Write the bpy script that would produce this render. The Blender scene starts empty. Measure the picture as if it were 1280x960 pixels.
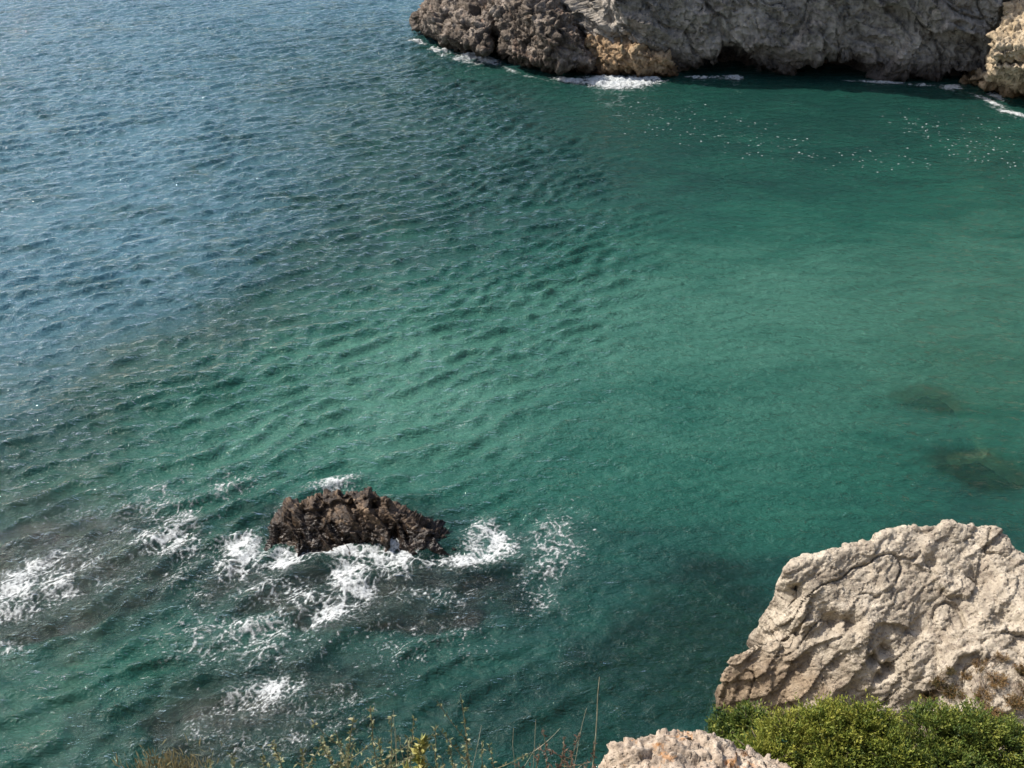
import bpy, bmesh, math, random
import numpy as np
from mathutils import Vector, Matrix

random.seed(7)
RNG = np.random.default_rng(11)
scene = bpy.context.scene
COL = scene.collection
R = math.radians

# ------------------------------------------------------------------ camera
CAM = np.array([0.0, 0.0, 25.0])
PITCH = 33.0
HFOV = 55.0
FPX = 640 / math.tan(R(HFOV / 2))
cF = np.array([0, math.cos(R(PITCH)), -math.sin(R(PITCH))])
cU = np.array([0, math.sin(R(PITCH)), math.cos(R(PITCH))])
cR = np.array([1.0, 0, 0])


def ray(px, py):
    return cF * FPX + cR * (px - 640) + cU * (480 - py)


def at(px, py, z=0.0):                       # point of the photograph on a level plane
    d = ray(px, py)
    return CAM + d * ((z - CAM[2]) / d[2])


def aty(px, py, y):                          # point of the photograph at a given distance
    d = ray(px, py)
    return CAM + d * (y / d[1])


def topix(x, y, z=0.0):
    vy, vz = y - CAM[1], z - CAM[2]
    dep = np.maximum(vy * cF[1] + vz * cF[2], 0.5)
    up = vy * cU[1] + vz * cU[2]
    return 640 + FPX * x / dep, 480 - FPX * up / dep


cam_d = bpy.data.cameras.new('camera')
cam_d.sensor_width = 36
cam_d.angle = R(HFOV)
cam_d.clip_end = 8000
cam_d.clip_start = 0.05
cam = bpy.data.objects.new('camera', cam_d)
cam.location = CAM
cam.rotation_euler = (R(90 - PITCH), 0, 0)
COL.objects.link(cam)
scene.camera = cam

# ------------------------------------------------------------------ light
SUN_AZ = math.atan2(-0.93, 0.36)            # from +Y, clockwise
SUN_EL = R(50)
world = bpy.data.worlds.new('World')
scene.world = world
world.use_nodes = True
wn = world.node_tree.nodes
bg = wn['Background']
sky = wn.new('ShaderNodeTexSky')
sky.sky_type = 'NISHITA'
sky.sun_disc = False
sky.sun_elevation = SUN_EL
sky.sun_rotation = SUN_AZ
sky.altitude = 30
sky.air_density = 1.0
sky.dust_density = 3.0
sky.ozone_density = 1.0
world.node_tree.links.new(sky.outputs[0], bg.inputs[0])
bg.inputs[1].default_value = 0.15
sun_d = bpy.data.lights.new('sun', 'SUN')
sun_d.energy = 4.8
sun_d.angle = R(0.5)
sun_d.color = (1.0, 0.93, 0.83)
sun = bpy.data.objects.new('sun', sun_d)
sdir = Vector((math.sin(SUN_AZ) * math.cos(SUN_EL), math.cos(SUN_AZ) * math.cos(SUN_EL), math.sin(SUN_EL)))
sun.rotation_euler = sdir.to_track_quat('Z', 'Y').to_euler()
sun.location = (-60, 30, 80)
COL.objects.link(sun)
vs = scene.view_settings
vs.view_transform = 'Standard'
vs.look = 'None'
vs.exposure = 0.4
vs.gamma = 1.0

# ------------------------------------------------------------------ numpy noise
_perm = np.random.default_rng(3).permutation(256).astype(np.int32)
_perm = np.concatenate([_perm, _perm])
_g = np.random.default_rng(5).normal(size=(256, 3)).astype(np.float32)
_g /= np.linalg.norm(_g, axis=1)[:, None]


def _hash(ix, iy, iz):
    return _perm[_perm[_perm[ix & 255] + (iy & 255)] + (iz & 255)]


def perlin(p):
    p = np.asarray(p, np.float32)
    i = np.floor(p).astype(np.int32)
    f = p - i
    w = f * f * f * (f * (f * 6 - 15) + 10)
    out = np.zeros(len(p), np.float32)
    for dx in (0, 1):
        wx = w[:, 0] if dx else 1 - w[:, 0]
        for dy in (0, 1):
            wy = w[:, 1] if dy else 1 - w[:, 1]
            for dz in (0, 1):
                wz = w[:, 2] if dz else 1 - w[:, 2]
                g = _g[_hash(i[:, 0] + dx, i[:, 1] + dy, i[:, 2] + dz)]
                d = g[:, 0] * (f[:, 0] - dx) + g[:, 1] * (f[:, 1] - dy) + g[:, 2] * (f[:, 2] - dz)
                out += wx * wy * wz * d
    return out * 1.6


def fbm(p, octs=4, gain=0.5, lac=2.03):
    p = np.asarray(p, np.float32)
    a, s, o = 1.0, 0.0, 0
    for k in range(octs):
        o = o + a * perlin(p + 17.3 * k)
        s += a
        a *= gain
        p = p * lac
    return o / s


def ridged(p, octs=4, gain=0.55, lac=2.1):
    p = np.asarray(p, np.float32)
    a, s, o = 1.0, 0.0, 0
    for k in range(octs):
        o = o + a * (1 - 2 * np.abs(perlin(p + 9.7 * k)))
        s += a
        a *= gain
        p = p * lac
    return o / s


def voronoi(p, jitter=0.9):
    """F1, F2 and a random value of the nearest cell"""
    p = np.asarray(p, np.float32)
    i = np.floor(p).astype(np.int32)
    f = p - i
    n = len(p)
    f1 = np.full(n, 9, np.float32)
    f2 = np.full(n, 9, np.float32)
    cid = np.zeros(n, np.float32)
    for dx in (-1, 0, 1):
        for dy in (-1, 0, 1):
            for dz in (-1, 0, 1):
                h = _hash(i[:, 0] + dx, i[:, 1] + dy, i[:, 2] + dz)
                o = 0.5 + (_g[h] * jitter * 0.6)
                q = o + np.array([dx, dy, dz], np.float32) - f
                d = np.sqrt((q * q).sum(1))
                near = d < f1
                f2 = np.where(near, f1, np.minimum(f2, d))
                cid = np.where(near, h / 255.0, cid)
                f1 = np.where(near, d, f1)
    return f1, f2, cid


def facets(p, seed=0.0):
    """planar chips: each cell tilts its own way. Returns the tilt plane, the edge distance and the cell's random value"""
    p = np.asarray(p, np.float32) + np.float32(seed)
    i = np.floor(p).astype(np.int32)
    f = p - i
    n = len(p)
    f1 = np.full(n, 9, np.float32)
    f2 = np.full(n, 9, np.float32)
    cid = np.zeros(n, np.float32)
    tilt = np.zeros(n, np.float32)
    for dx in (-1, 0, 1):
        for dy in (-1, 0, 1):
            for dz in (-1, 0, 1):
                h = _hash(i[:, 0] + dx, i[:, 1] + dy, i[:, 2] + dz)
                q = 0.5 + _g[h] * 0.54 + np.array([dx, dy, dz], np.float32) - f
                d = np.sqrt((q * q).sum(1))
                near = d < f1
                f2 = np.where(near, f1, np.minimum(f2, d))
                cid = np.where(near, h / 255.0, cid)
                tilt = np.where(near, -(q * _g[(h * 7 + 31) & 255]).sum(1), tilt)
                f1 = np.where(near, d, f1)
    return tilt, f2 - f1, cid


def cracks(p, w=0.06):
    """thin wandering lines that come and go"""
    c = np.clip(1 - np.abs(perlin(p)) / w, 0, 1)
    return c * np.clip(0.5 + 2.2 * perlin(p * 1.3 + 41), 0, 1)


def sstep(a, b, x):
    t = np.clip((x - a) / (b - a), 0, 1)
    return t * t * (3 - 2 * t)


def P3(x, y, z=0.0):
    return np.stack([x, y, np.full_like(x, z)], 1).astype(np.float32)


# ------------------------------------------------------------------ mesh helpers
def link(name, me, mat=None, parent=None):
    o = bpy.data.objects.new(name, me)
    COL.objects.link(o)
    if mat:
        me.materials.clear()
        me.materials.append(mat)
    if parent:
        o.parent = parent
    return o


def tag(o, label=None, cat=None, group=None, kind=None):
    for k, v in (('label', label), ('category', cat), ('group', group), ('kind', kind)):
        if v:
            o[k] = v
    return o


def mesh_np(name, co, faces, smooth=True):
    """faces: (n, k) int array, all of one size"""
    me = bpy.data.meshes.new(name)
    co = np.ascontiguousarray(co, np.float32)
    faces = np.ascontiguousarray(faces, np.int32)
    n, k = faces.shape
    me.vertices.add(len(co))
    me.vertices.foreach_set('co', co.ravel())
    me.loops.add(n * k)
    me.loops.foreach_set('vertex_index', faces.ravel())
    me.polygons.add(n)
    me.polygons.foreach_set('loop_start', np.arange(0, n * k, k, dtype=np.int32))
    me.polygons.foreach_set('use_smooth', np.full(n, smooth, bool))
    me.update(calc_edges=True)
    me.validate()
    return me


def attr(me, name, val):
    a = me.attributes.new(name, 'FLOAT', 'POINT')
    a.data.foreach_set('value', np.ascontiguousarray(val, np.float32))


def grid_faces(nu, nv, wrap=False):
    i = np.arange(nu if wrap else nu - 1)
    j = np.arange(nv - 1)
    I, J = np.meshgrid(i, j, indexing='ij')
    I2 = (I + 1) % nu
    return np.stack([I * nv + J, I2 * nv + J, I2 * nv + J + 1, I * nv + J + 1], -1).reshape(-1, 4)


def get_co(me):
    a = np.empty(len(me.vertices) * 3, np.float32)
    me.vertices.foreach_get('co', a)
    return a.reshape(-1, 3)


def get_no(me):
    a = np.empty(len(me.vertices) * 3, np.float32)
    me.vertex_normals.foreach_get('vector', a)
    return a.reshape(-1, 3)


def set_co(me, co):
    me.vertices.foreach_set('co', np.ascontiguousarray(co, np.float32).ravel())
    me.update()


def hull_union(hulls, voxel, relax=2):
    """the union of convex chunks, remeshed to one even skin"""
    bm = bmesh.new()
    for pts in hulls:
        b2 = bmesh.new()
        vs_ = [b2.verts.new(Vector([float(c) for c in p])) for p in pts]
        r = bmesh.ops.convex_hull(b2, input=vs_)
        bmesh.ops.delete(b2, geom=[g for g in set(r['geom_interior'] + r['geom_unused']) if isinstance(g, bmesh.types.BMVert)], context='VERTS')
        bmesh.ops.recalc_face_normals(b2, faces=b2.faces)
        t = bpy.data.meshes.new('chunk')
        b2.to_mesh(t)
        b2.free()
        bm.from_mesh(t)
        bpy.data.meshes.remove(t)
    me = bpy.data.meshes.new('rough')
    bm.to_mesh(me)
    bm.free()
    o = bpy.data.objects.new('rough', me)
    COL.objects.link(o)
    md = o.modifiers.new('r', 'REMESH')
    md.mode = 'VOXEL'
    md.voxel_size = voxel
    if relax:
        m2 = o.modifiers.new('s', 'SMOOTH')
        m2.iterations = relax
        m2.factor = 0.5
    dg = bpy.context.evaluated_depsgraph_get()
    out = bpy.data.meshes.new_from_object(o.evaluated_get(dg))
    bpy.data.objects.remove(o)
    bpy.data.meshes.remove(me)
    out.polygons.foreach_set('use_smooth', np.ones(len(out.polygons), bool))
    return out


def push(me, fn):
    co = get_co(me)
    no = get_no(me)
    set_co(me, co + no * fn(co, no)[:, None].astype(np.float32))


def warp(co, s, a, seed=0.0):
    q = co / s + seed
    w = np.stack([perlin(q), perlin(q + 31.7), perlin(q + 71.1)], 1)
    return co + w * a


def dip(co, axis, squash):
    """coordinates squeezed along a bedding normal, so that features stretch along the beds"""
    ax = np.array(axis, np.float32)
    ax /= np.linalg.norm(ax)
    return co + (co @ ax)[:, None] * ax * (squash - 1)


# ------------------------------------------------------------------ node helpers
class NT:
    def __init__(self, name):
        self.m = bpy.data.materials.new(name)
        self.m.use_nodes = True
        self.t = self.m.node_tree
        self.t.nodes.clear()
        self.out = self.n('ShaderNodeOutputMaterial')

    def n(self, typ, ins=None, **kw):
        nd = self.t.nodes.new(typ)
        for k, v in kw.items():
            setattr(nd, k, v)
        for k, v in (ins or {}).items():
            self.set(nd.inputs[k], v)
        return nd

    def set(self, sock, v):
        if isinstance(v, bpy.types.NodeSocket):
            self.t.links.new(v, sock)
        elif isinstance(v, (tuple, list)) and len(v) == 3 and sock.type == 'RGBA':
            sock.default_value = (*v, 1)
        else:
            sock.default_value = v

    def math(self, op, a, b=None, clamp=False):
        nd = self.n('ShaderNodeMath', operation=op, use_clamp=clamp)
        self.set(nd.inputs[0], a)
        if b is not None:
            self.set(nd.inputs[1], b)
        return nd.outputs[0]

    def noise(self, vec, scale, detail=4, rough=0.55, dist=0.0):
        nd = self.n('ShaderNodeTexNoise', {'Vector': vec, 'Scale': scale, 'Detail': detail, 'Roughness': rough, 'Distortion': dist})
        return nd.outputs[0]

    def vor(self, vec, scale, feature='F1', out=0):
        nd = self.n('ShaderNodeTexVoronoi', {'Vector': vec, 'Scale': scale}, feature=feature)
        return nd.outputs[out]

    def ramp(self, fac, stops, interp='LINEAR'):
        nd = self.n('ShaderNodeValToRGB', {'Fac': fac})
        cr = nd.color_ramp
        cr.interpolation = interp
        while len(cr.elements) < len(stops):
            cr.elements.new(0.5)
        for e, (p, c) in zip(cr.elements, stops):
            e.position = p
            e.color = (*c, 1) if isinstance(c, (tuple, list)) else (c, c, c, 1)
        return nd.outputs[0]

    def mix(self, fac, a, b, blend='MIX'):
        nd = self.n('ShaderNodeMix', data_type='RGBA', blend_type=blend)
        self.set(nd.inputs[0], fac)
        self.set(nd.inputs[6], a)
        self.set(nd.inputs[7], b)
        return nd.outputs[2]

    def attr(self, name):
        return self.n('ShaderNodeAttribute', attribute_name=name).outputs['Fac']

    def pos(self):
        return self.n('ShaderNodeNewGeometry').outputs['Position']

    def mapping(self, vec, scale=(1, 1, 1), rot=(0, 0, 0)):
        return self.n('ShaderNodeMapping', {'Vector': vec, 'Scale': scale, 'Rotation': rot}).outputs[0]

    def bump(self, h, strength, dist, normal=None):
        nd = self.n('ShaderNodeBump', {'Height': h, 'Strength': strength, 'Distance': dist})
        if normal is not None:
            self.t.links.new(normal, nd.inputs['Normal'])
        return nd.outputs[0]

    def done(self, bsdf):
        self.t.links.new(bsdf, self.out.inputs[0])
        return self.m


def rock_mat(name, cols, scale, stain=None, wet_z=None, pit=0.5, bump=0.6, bd=0.05, dipv=(0.5, 0.2, 0.9), rough=0.85, spec=0.25, freckle=None, mask=None):
    """cols: dark, mid, light. Beds, mottling, pits; a wet dark band near the water line; stains of their own shape"""
    T = NT(name)
    p = T.pos()
    ps = T.mapping(p, (scale,) * 3)
    big = T.noise(ps, 0.45, 5, 0.6, 0.6)
    mid = T.noise(ps, 2.2, 6, 0.65, 0.3)
    fine = T.noise(ps, 11, 5, 0.7)
    beds = T.noise(T.mapping(p, (scale * 0.6, scale * 0.6, scale * 3.2), (0.35, 0.25, 0.3)), 1.3, 6, 0.65, 0.4)
    f = T.math('ADD', T.math('MULTIPLY', big, 0.34), T.math('MULTIPLY', mid, 0.30))
    f = T.math('ADD', f, T.math('MULTIPLY', beds, 0.22))
    f = T.math('ADD', f, T.math('MULTIPLY', fine, 0.14))
    c = T.ramp(f, [(0.38, cols[0]), (0.49, cols[1]), (0.60, cols[2])])
    if stain:
        sf = T.ramp(T.noise(T.mapping(ps, (1, 1, 1.4)), 0.8, 5, 0.6, 0.8), [(stain[1], 0.0), (stain[1] + 0.12, 1.0)])
        c = T.mix(T.math('MULTIPLY', sf, stain[2]), c, stain[0])
    if freckle:
        ff = T.ramp(T.noise(ps, freckle[1], 3, 0.6), [(0.56, 0.0), (0.66, 1.0)])
        c = T.mix(T.math('MULTIPLY', ff, freckle[2]), c, freckle[0])
    if mask:
        c = T.mix(T.attr('brown'), c, T.mix(1.0, c, mask, 'MULTIPLY'))
    pits = T.ramp(T.vor(ps, 3.6), [(0.05, 0.0), (0.35, 1.0)])
    r = rough
    if wet_z is not None:
        z = T.n('ShaderNodeSeparateXYZ', {'Vector': p}).outputs[2]
        wz = T.math('ADD', z, T.math('MULTIPLY', T.noise(ps, 0.9, 4), wet_z[1] * 2))
        wet = T.ramp(T.math('DIVIDE', wz, wet_z[0] + 2 * wet_z[1]), [(0.45, 1.0), (0.95, 0.0)])
        c = T.mix(wet, c, T.mix(1.0, c, wet_z[2], 'MULTIPLY'))
        r = T.math('SUBTRACT', rough, T.math('MULTIPLY', wet, 0.45))
    h = T.math('ADD', T.math('MULTIPLY', mid, 0.9), T.math('MULTIPLY', fine, 0.5))
    h = T.math('ADD', h, T.math('MULTIPLY', beds, 0.7))
    h = T.math('ADD', h, T.math('MULTIPLY', pits, pit))
    nb = T.bump(h, bump, bd)
    b = T.n('ShaderNodeBsdfPrincipled', {'Base Color': c, 'Roughness': r, 'Specular IOR Level': spec, 'Normal': nb})
    return T.done(b.outputs[0])


# ------------------------------------------------------------------ fields on the water plane
LEE_X = np.interp  # chop dies out in the shelter of the cliff
_lee = np.array([at(px, py)[:2] for px, py in ((600, 70), (640, 105), (690, 150), (745, 205), (785, 260), (800, 330), (770, 400), (710, 470), (640, 560), (640, 700), (600, 960))])
_lee = _lee[np.argsort(_lee[:, 1])]


def lee_field(x, y):
    xb = np.interp(y, _lee[:, 1], _lee[:, 0]) + 1.6 * perlin(P3(x / 5, y / 5, 3.3)) + 0.8 * perlin(P3(x / 1.7, y / 1.7, 8.3))
    w = np.interp(y, [15, 30, 50, 90], [7, 6, 5, 5])
    return sstep(-0.6, 1.0, (x - xb) / w)


def front_field(x, y):                       # short steep ripples crowd along the edge of the shelter
    xb = np.interp(y, _lee[:, 1], _lee[:, 0])
    return np.exp(-((x - xb + 3.5) / 4.5) ** 2) * sstep(30, 45, y)


def blob(u, v, cx, cy, rx, ry, rot=0.0):
    c, s = math.cos(R(rot)), math.sin(R(rot))
    a = ((u - cx) * c + (v - cy) * s) / rx
    b = (-(u - cx) * s + (v - cy) * c) / ry
    return np.exp(-(a * a + b * b))


# waves ------------------------------------------------------------
def comps(n, lmin, lmax, lpeak, lw, ang, spread, slope, seed):
    r = np.random.default_rng(seed)
    L = np.exp(r.normal(math.log(lpeak), lw, n)).clip(lmin, lmax)
    th = R(ang) + r.normal(0, R(spread), n)
    a = slope * math.sqrt(2 / n) * L / (2 * math.pi) * r.uniform(0.6, 1.4, n)
    return np.stack([2 * math.pi / L * np.cos(th), 2 * math.pi / L * np.sin(th), a, r.uniform(0, 6.28, n)], 1)


CHOP = np.concatenate([comps(44, 0.55, 3.0, 1.2, 0.34, -63, 14, 0.27, 1), comps(14, 0.5, 1.8, 0.9, 0.3, -25, 14, 0.09, 8), comps(14, 0.5, 1.8, 0.9, 0.3, -100, 14, 0.09, 9), comps(18, 0.5, 1.5, 0.75, 0.3, -60, 30, 0.12, 2), comps(7, 5, 15, 8, 0.35, -62, 14, 0.022, 4)])
LEEW = np.concatenate([comps(24, 0.55, 3, 1.0, 0.4, -80, 22, 0.11, 5), comps(5, 5, 12, 8, 0.3, -75, 15, 0.015, 6)])


def wave(x, y, lee=None):
    x = np.asarray(x, np.float32)
    y = np.asarray(y, np.float32)
    if lee is None:
        lee = lee_field(x, y)
    wx = x + 0.9 * perlin(P3(x / 6, y / 6, 1.5))
    wy = y + 0.9 * perlin(P3(x / 6, y / 6, 5.5))
    gust = 1 + 0.45 * fbm(P3(x / 14, y / 14, 2.2), 3)
    h = np.zeros_like(x)
    for kx, ky, a, ph in CHOP:
        h += np.float32(a) * np.sin(np.float32(kx) * wx + np.float32(ky) * wy + np.float32(ph))
    h = 0.115 * np.tanh(h / 0.10)
    h = h + 5.5 * np.maximum(h, 0) ** 2
    g = np.zeros_like(x)
    for kx, ky, a, ph in LEEW:
        g += np.float32(a) * np.sin(np.float32(kx) * wx + np.float32(ky) * wy + np.float32(ph))
    return h * gust * (1 - 0.88 * lee) * (1 + 0.35 * front_field(x, y)) + g * (0.25 + 0.75 * lee)


# seabed and reefs -------------------------------------------------
REEFS = [  # photo ellipse (on the water), top height, roughness, name
    dict(c=(40, 728), r=(150, 62), rot=-8, top=-0.20, rough=0.5),
    dict(c=(315, 888), r=(135, 62), rot=-10, top=-0.24, rough=0.5),
]


def reef_h(k, x, y):
    q = REEFS[k]
    u, v = topix(x, y)
    c, s = math.cos(R(q['rot'])), math.sin(R(q['rot']))
    a = ((u - q['c'][0]) * c + (v - q['c'][1]) * s) / q['r'][0]
    b = (-(u - q['c'][0]) * s + (v - q['c'][1]) * c) / q['r'][1]
    rr = np.sqrt(a * a + b * b) + 0.30 * fbm(P3(x / 1.5, y / 1.5, 4.4 + k), 4)
    p = P3(x, y, 1.3 + k)
    return q['top'] + 0.05 - 0.75 * np.clip(rr, 0, 9) ** 2.2 + 0.26 * (ridged(p / 1.1, 4) - 0.35) * np.clip(1.4 - rr, 0, 1)


def seabed(x, y):
    """height of the sea floor and how much of it is dark rock"""
    u, v = topix(x, y)
    z = np.full_like(x, -6.5)
    z += 3.6 * sstep(-6, 22, x) * sstep(80, 40, y)                       # the cove shoals to the right
    z += 1.7 * (blob(u, v, 420, 480, 330, 120, -12))
    z += 1.2 * blob(u, v, 1250, 430, 260, 170)
    z += 0.7 * fbm(P3(x / 6, y / 6, 1.0), 4)
    rock = sstep(0.05, 0.45, fbm(P3(x / 9, y / 9, 7.0), 4) - 0.05) * 0.5
    for cx, cy, rx, ry, rot, top in ((1160, 497, 44, 18, 8, -0.62), (1228, 588, 66, 26, 12, -0.55), (780, 860, 200, 70, -16, -0.62), (870, 790, 110, 90, -30, -0.9),
                                     (455, 738, 250, 62, 2, -0.26), (640, 900, 190, 60, 0, -1.4), (95, 690, 190, 52, -10, -0.6), (60, 740, 190, 70, -10, -0.4), (320, 895, 170, 70, -10, -0.4), (430, 660, 150, 40, 0, -0.7)):
        m = blob(u, v, cx, cy, rx, ry, rot)
        n = fbm(P3(x / 1.6, y / 1.6, 3.0), 5)
        mm = m * (1 + 0.75 * n)
        m2 = sstep(0.05, 0.60, mm)
        z = z * (1 - m2) + (top + 0.3 * n) * m2
        rock = np.maximum(rock, sstep(0.06, 0.30, mm))
    return np.minimum(z, -0.2 + 0.08 * fbm(P3(x, y, 2.0), 3)), rock


def axis_graded(lo, hi, stops, far):
    """coordinates from lo to hi with spacing read from stops [(pos, step)...], then wide steps out to far"""
    out = [lo]
    ps, ss = zip(*stops)
    while out[-1] < hi:
        out.append(out[-1] + float(np.interp(out[-1], ps, ss)))
    s, pre, post = 0.6, [], []
    a, b = out[0], out[-1]
    while b < far or a > -far:
        s *= 1.45
        a -= s
        b += s
        pre.append(a)
        post.append(b)
    return np.array(pre[::-1] + out + post)


# where the surf works: photo ellipses on the water plane (centre, radii, turn, strength)
SURF = [
    (310, 690, 28, 22, 0, 1.0), (345, 700, 40, 14, 0, 0.9), (300, 712, 40, 20, 10, 0.65), (440, 690, 70, 10, 0, 0.9), (490, 697, 30, 22, 20, 1.0), (440, 730, 30, 30, 20, 0.92), (420, 765, 45, 18, -25, 0.8), (610, 680, 26, 26, 0, 0.98), (590, 700, 55, 12, -8, 0.92),
    (640, 690, 20, 20, 0, 0.6), (360, 745, 70, 26, 5, 0.55), (330, 785, 90, 24, 0, 0.52), (690, 690, 40, 55, 20, 0.52), (680, 745, 30, 30, 0, 0.42), (540, 745, 90, 18, 0, 0.45), (210, 665, 55, 45, -30, 0.58), (200, 650, 90, 60, -20, 0.40), (250, 720, 70, 60, 0, 0.38),
    (300, 800, 120, 50, 0, 0.42), (420, 606, 40, 10, -10, 0.6), (290, 605, 60, 18, -10, 0.45), (520, 800, 120, 40, 0, 0.33), (360, 640, 14, 14, 0, 0.6)]
WASH = [
    (35, 735, 75, 34, -12, 0.82), (60, 712, 40, 18, 10, 0.75), (20, 760, 60, 22, -15, 0.62), (90, 700, 70, 30, 0, 0.45), (10, 720, 30, 16, 0, 0.75), (130, 730, 60, 26, -20, 0.42), (10, 810, 30, 16, 0, 0.5), (120, 640, 90, 20, -15, 0.35)]
STREAK = [
    (335, 862, 55, 16, -12, 0.85), (310, 880, 70, 26, -15, 0.55), (380, 885, 40, 30, 0, 0.45), (260, 905, 60, 26, -20, 0.42), (340, 930, 110, 26, 0, 0.42), (430, 880, 60, 60, 0, 0.36)]


# ------------------------------------------------------------------ water
def water_material():
    T = NT('sea_water')
    p = T.pos()
    lee = T.attr('lee')
    depth = T.attr('depth')
    silt_light = T.attr('silt_light')
    air = T.attr('bubbles')
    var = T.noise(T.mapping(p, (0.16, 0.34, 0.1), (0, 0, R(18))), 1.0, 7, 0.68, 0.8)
    s2 = T.math('ADD', silt_light, T.math('MULTIPLY', T.math('SUBTRACT', var, 0.5), 0.95), True)
    s2 = T.math('MAXIMUM', s2, T.math('MINIMUM', silt_light, 0.26))                 # the open-sea blue with its painted sky sheen stays outside the cove
    c = T.ramp(s2, [(0.0, (0.040, 0.110, 0.145)), (0.26, (0.008, 0.041, 0.034)), (0.6, (0.013, 0.072, 0.053)), (1.0, (0.040, 0.126, 0.094))])  # first stop carries painted sky sheen; second is also darkened as cliff shade
    r1 = T.noise(T.mapping(p, (1.7, 3.6, 1), (0, 0, R(30))), 1.0, 4, 0.6, 0.4)
    r2 = T.noise(T.mapping(p, (5.0, 9.0, 1), (0, 0, R(22))), 1.0, 3, 0.6, 0.3)
    st = T.math('SUBTRACT', 1.0, T.math('MULTIPLY', lee, 0.15))
    nb = T.bump(r1, T.math('MULTIPLY', st, 0.85), 0.28)
    nb = T.bump(r2, T.math('MULTIPLY', st, 0.8), 0.07, nb)
    c = T.mix(T.math('MULTIPLY', air, 0.40), c, (0.17, 0.29, 0.26))
    body = T.n('ShaderNodeBsdfDiffuse', {'Color': c, 'Normal': nb}).outputs[0]
    see_c = T.ramp(T.math('DIVIDE', depth, 4.0), [(0.0, (0.92, 0.95, 0.93)), (0.12, (0.66, 0.84, 0.77)), (0.3, (0.40, 0.74, 0.58)), (1.0, (0.10, 0.45, 0.30))])
    see = T.n('ShaderNodeBsdfTransparent', {'Color': see_c}).outputs[0]
    clear = T.math('MULTIPLY', T.math('POWER', 2.718, T.math('MULTIPLY', depth, -0.62)), T.math('SUBTRACT', 1.0, T.math('MULTIPLY', air, 0.35)))
    inner = T.n('ShaderNodeMixShader', {0: T.math('MULTIPLY', clear, 0.92), 1: body, 2: see}).outputs[0]
    gl = T.n('ShaderNodeBsdfGlossy', {'Color': (1, 1, 1), 'Roughness': 0.04, 'Normal': nb}).outputs[0]
    fr = T.n('ShaderNodeFresnel', {'IOR': 1.333, 'Normal': nb}).outputs[0]
    return T.done(T.n('ShaderNodeMixShader', {0: fr, 1: inner, 2: gl}).outputs[0])


def silt_light_field(x, y):
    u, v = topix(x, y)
    s0 = 0.27 * np.maximum(sstep(150, 560, u), sstep(330, 640, v)) * sstep(-40, 120, v)  # falls to zero at upper left, where sky sheen is painted in
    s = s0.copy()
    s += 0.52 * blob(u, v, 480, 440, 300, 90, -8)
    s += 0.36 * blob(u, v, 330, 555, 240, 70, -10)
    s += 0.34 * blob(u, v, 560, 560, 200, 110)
    s += 0.50 * blob(u, v, 1000, 370, 330, 110)  # kept off the cliff foot, so cliff shade is painted as darker water
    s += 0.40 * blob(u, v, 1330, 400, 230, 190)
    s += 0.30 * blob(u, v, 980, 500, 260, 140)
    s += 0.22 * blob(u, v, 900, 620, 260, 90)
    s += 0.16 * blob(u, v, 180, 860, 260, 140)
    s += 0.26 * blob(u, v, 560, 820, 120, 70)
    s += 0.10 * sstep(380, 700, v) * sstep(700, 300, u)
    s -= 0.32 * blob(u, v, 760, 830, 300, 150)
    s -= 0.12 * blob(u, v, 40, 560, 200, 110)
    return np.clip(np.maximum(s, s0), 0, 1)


def build_water():
    xs = axis_graded(-62, 62, [(-62, 0.18), (-45, 0.13), (-16, 0.115), (30, 0.12), (45, 0.15), (62, 0.25)], 4000)
    ys = axis_graded(13, 135, [(13, 0.08), (30, 0.10), (60, 0.14), (90, 0.19), (135, 0.32)], 4000)
    X, Y = np.meshgrid(xs, ys, indexing='ij')
    x = X.ravel().astype(np.float32)
    y = Y.ravel().astype(np.float32)
    inside = (np.abs(x) < 90) & (y > 0) & (y < 200)
    z = np.zeros_like(x)
    lee = np.zeros_like(x)
    dep = np.full_like(x, 8.0)
    silt_light = np.zeros_like(x)
    air = np.zeros_like(x)
    xi, yi = x[inside], y[inside]
    le = lee_field(xi, yi)
    fade = sstep(88, 66, np.abs(xi)) * sstep(2, 12, yi) * sstep(190, 140, yi)
    z[inside] = wave(xi, yi, le) * fade
    lee[inside] = le
    bed, _ = seabed(xi, yi)
    for k in range(len(REEFS)):
        bed = np.maximum(bed, np.minimum(reef_h(k, xi, yi), 0.3))
    dep[inside] = np.clip(z[inside] - bed, 0.02, 12)
    silt_light[inside] = silt_light_field(xi, yi)
    u, v = topix(xi, yi)
    ai = np.zeros_like(xi)
    for cx, cy, rx, ry, rot, w in SURF + WASH + STREAK:
        ai = np.maximum(ai, w * blob(u, v, cx, cy, rx * 1.25, ry * 1.25, rot))
    air[inside] = np.clip(ai * (0.75 + 0.9 * fbm(warp(P3(xi / 0.9, yi / 0.9, 2.0), 2.0, 0.8), 4)) - 0.12, 0, 1)
    me = mesh_np('sea', np.stack([x, y, z], 1), grid_faces(len(xs), len(ys)))
    attr(me, 'lee', lee)
    attr(me, 'depth', dep)
    attr(me, 'silt_light', silt_light)
    attr(me, 'bubbles', air)
    o = link('sea', me, water_material())
    tag(o, 'choppy blue-green sea, smooth and emerald in the sheltered cove', kind='structure')


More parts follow.
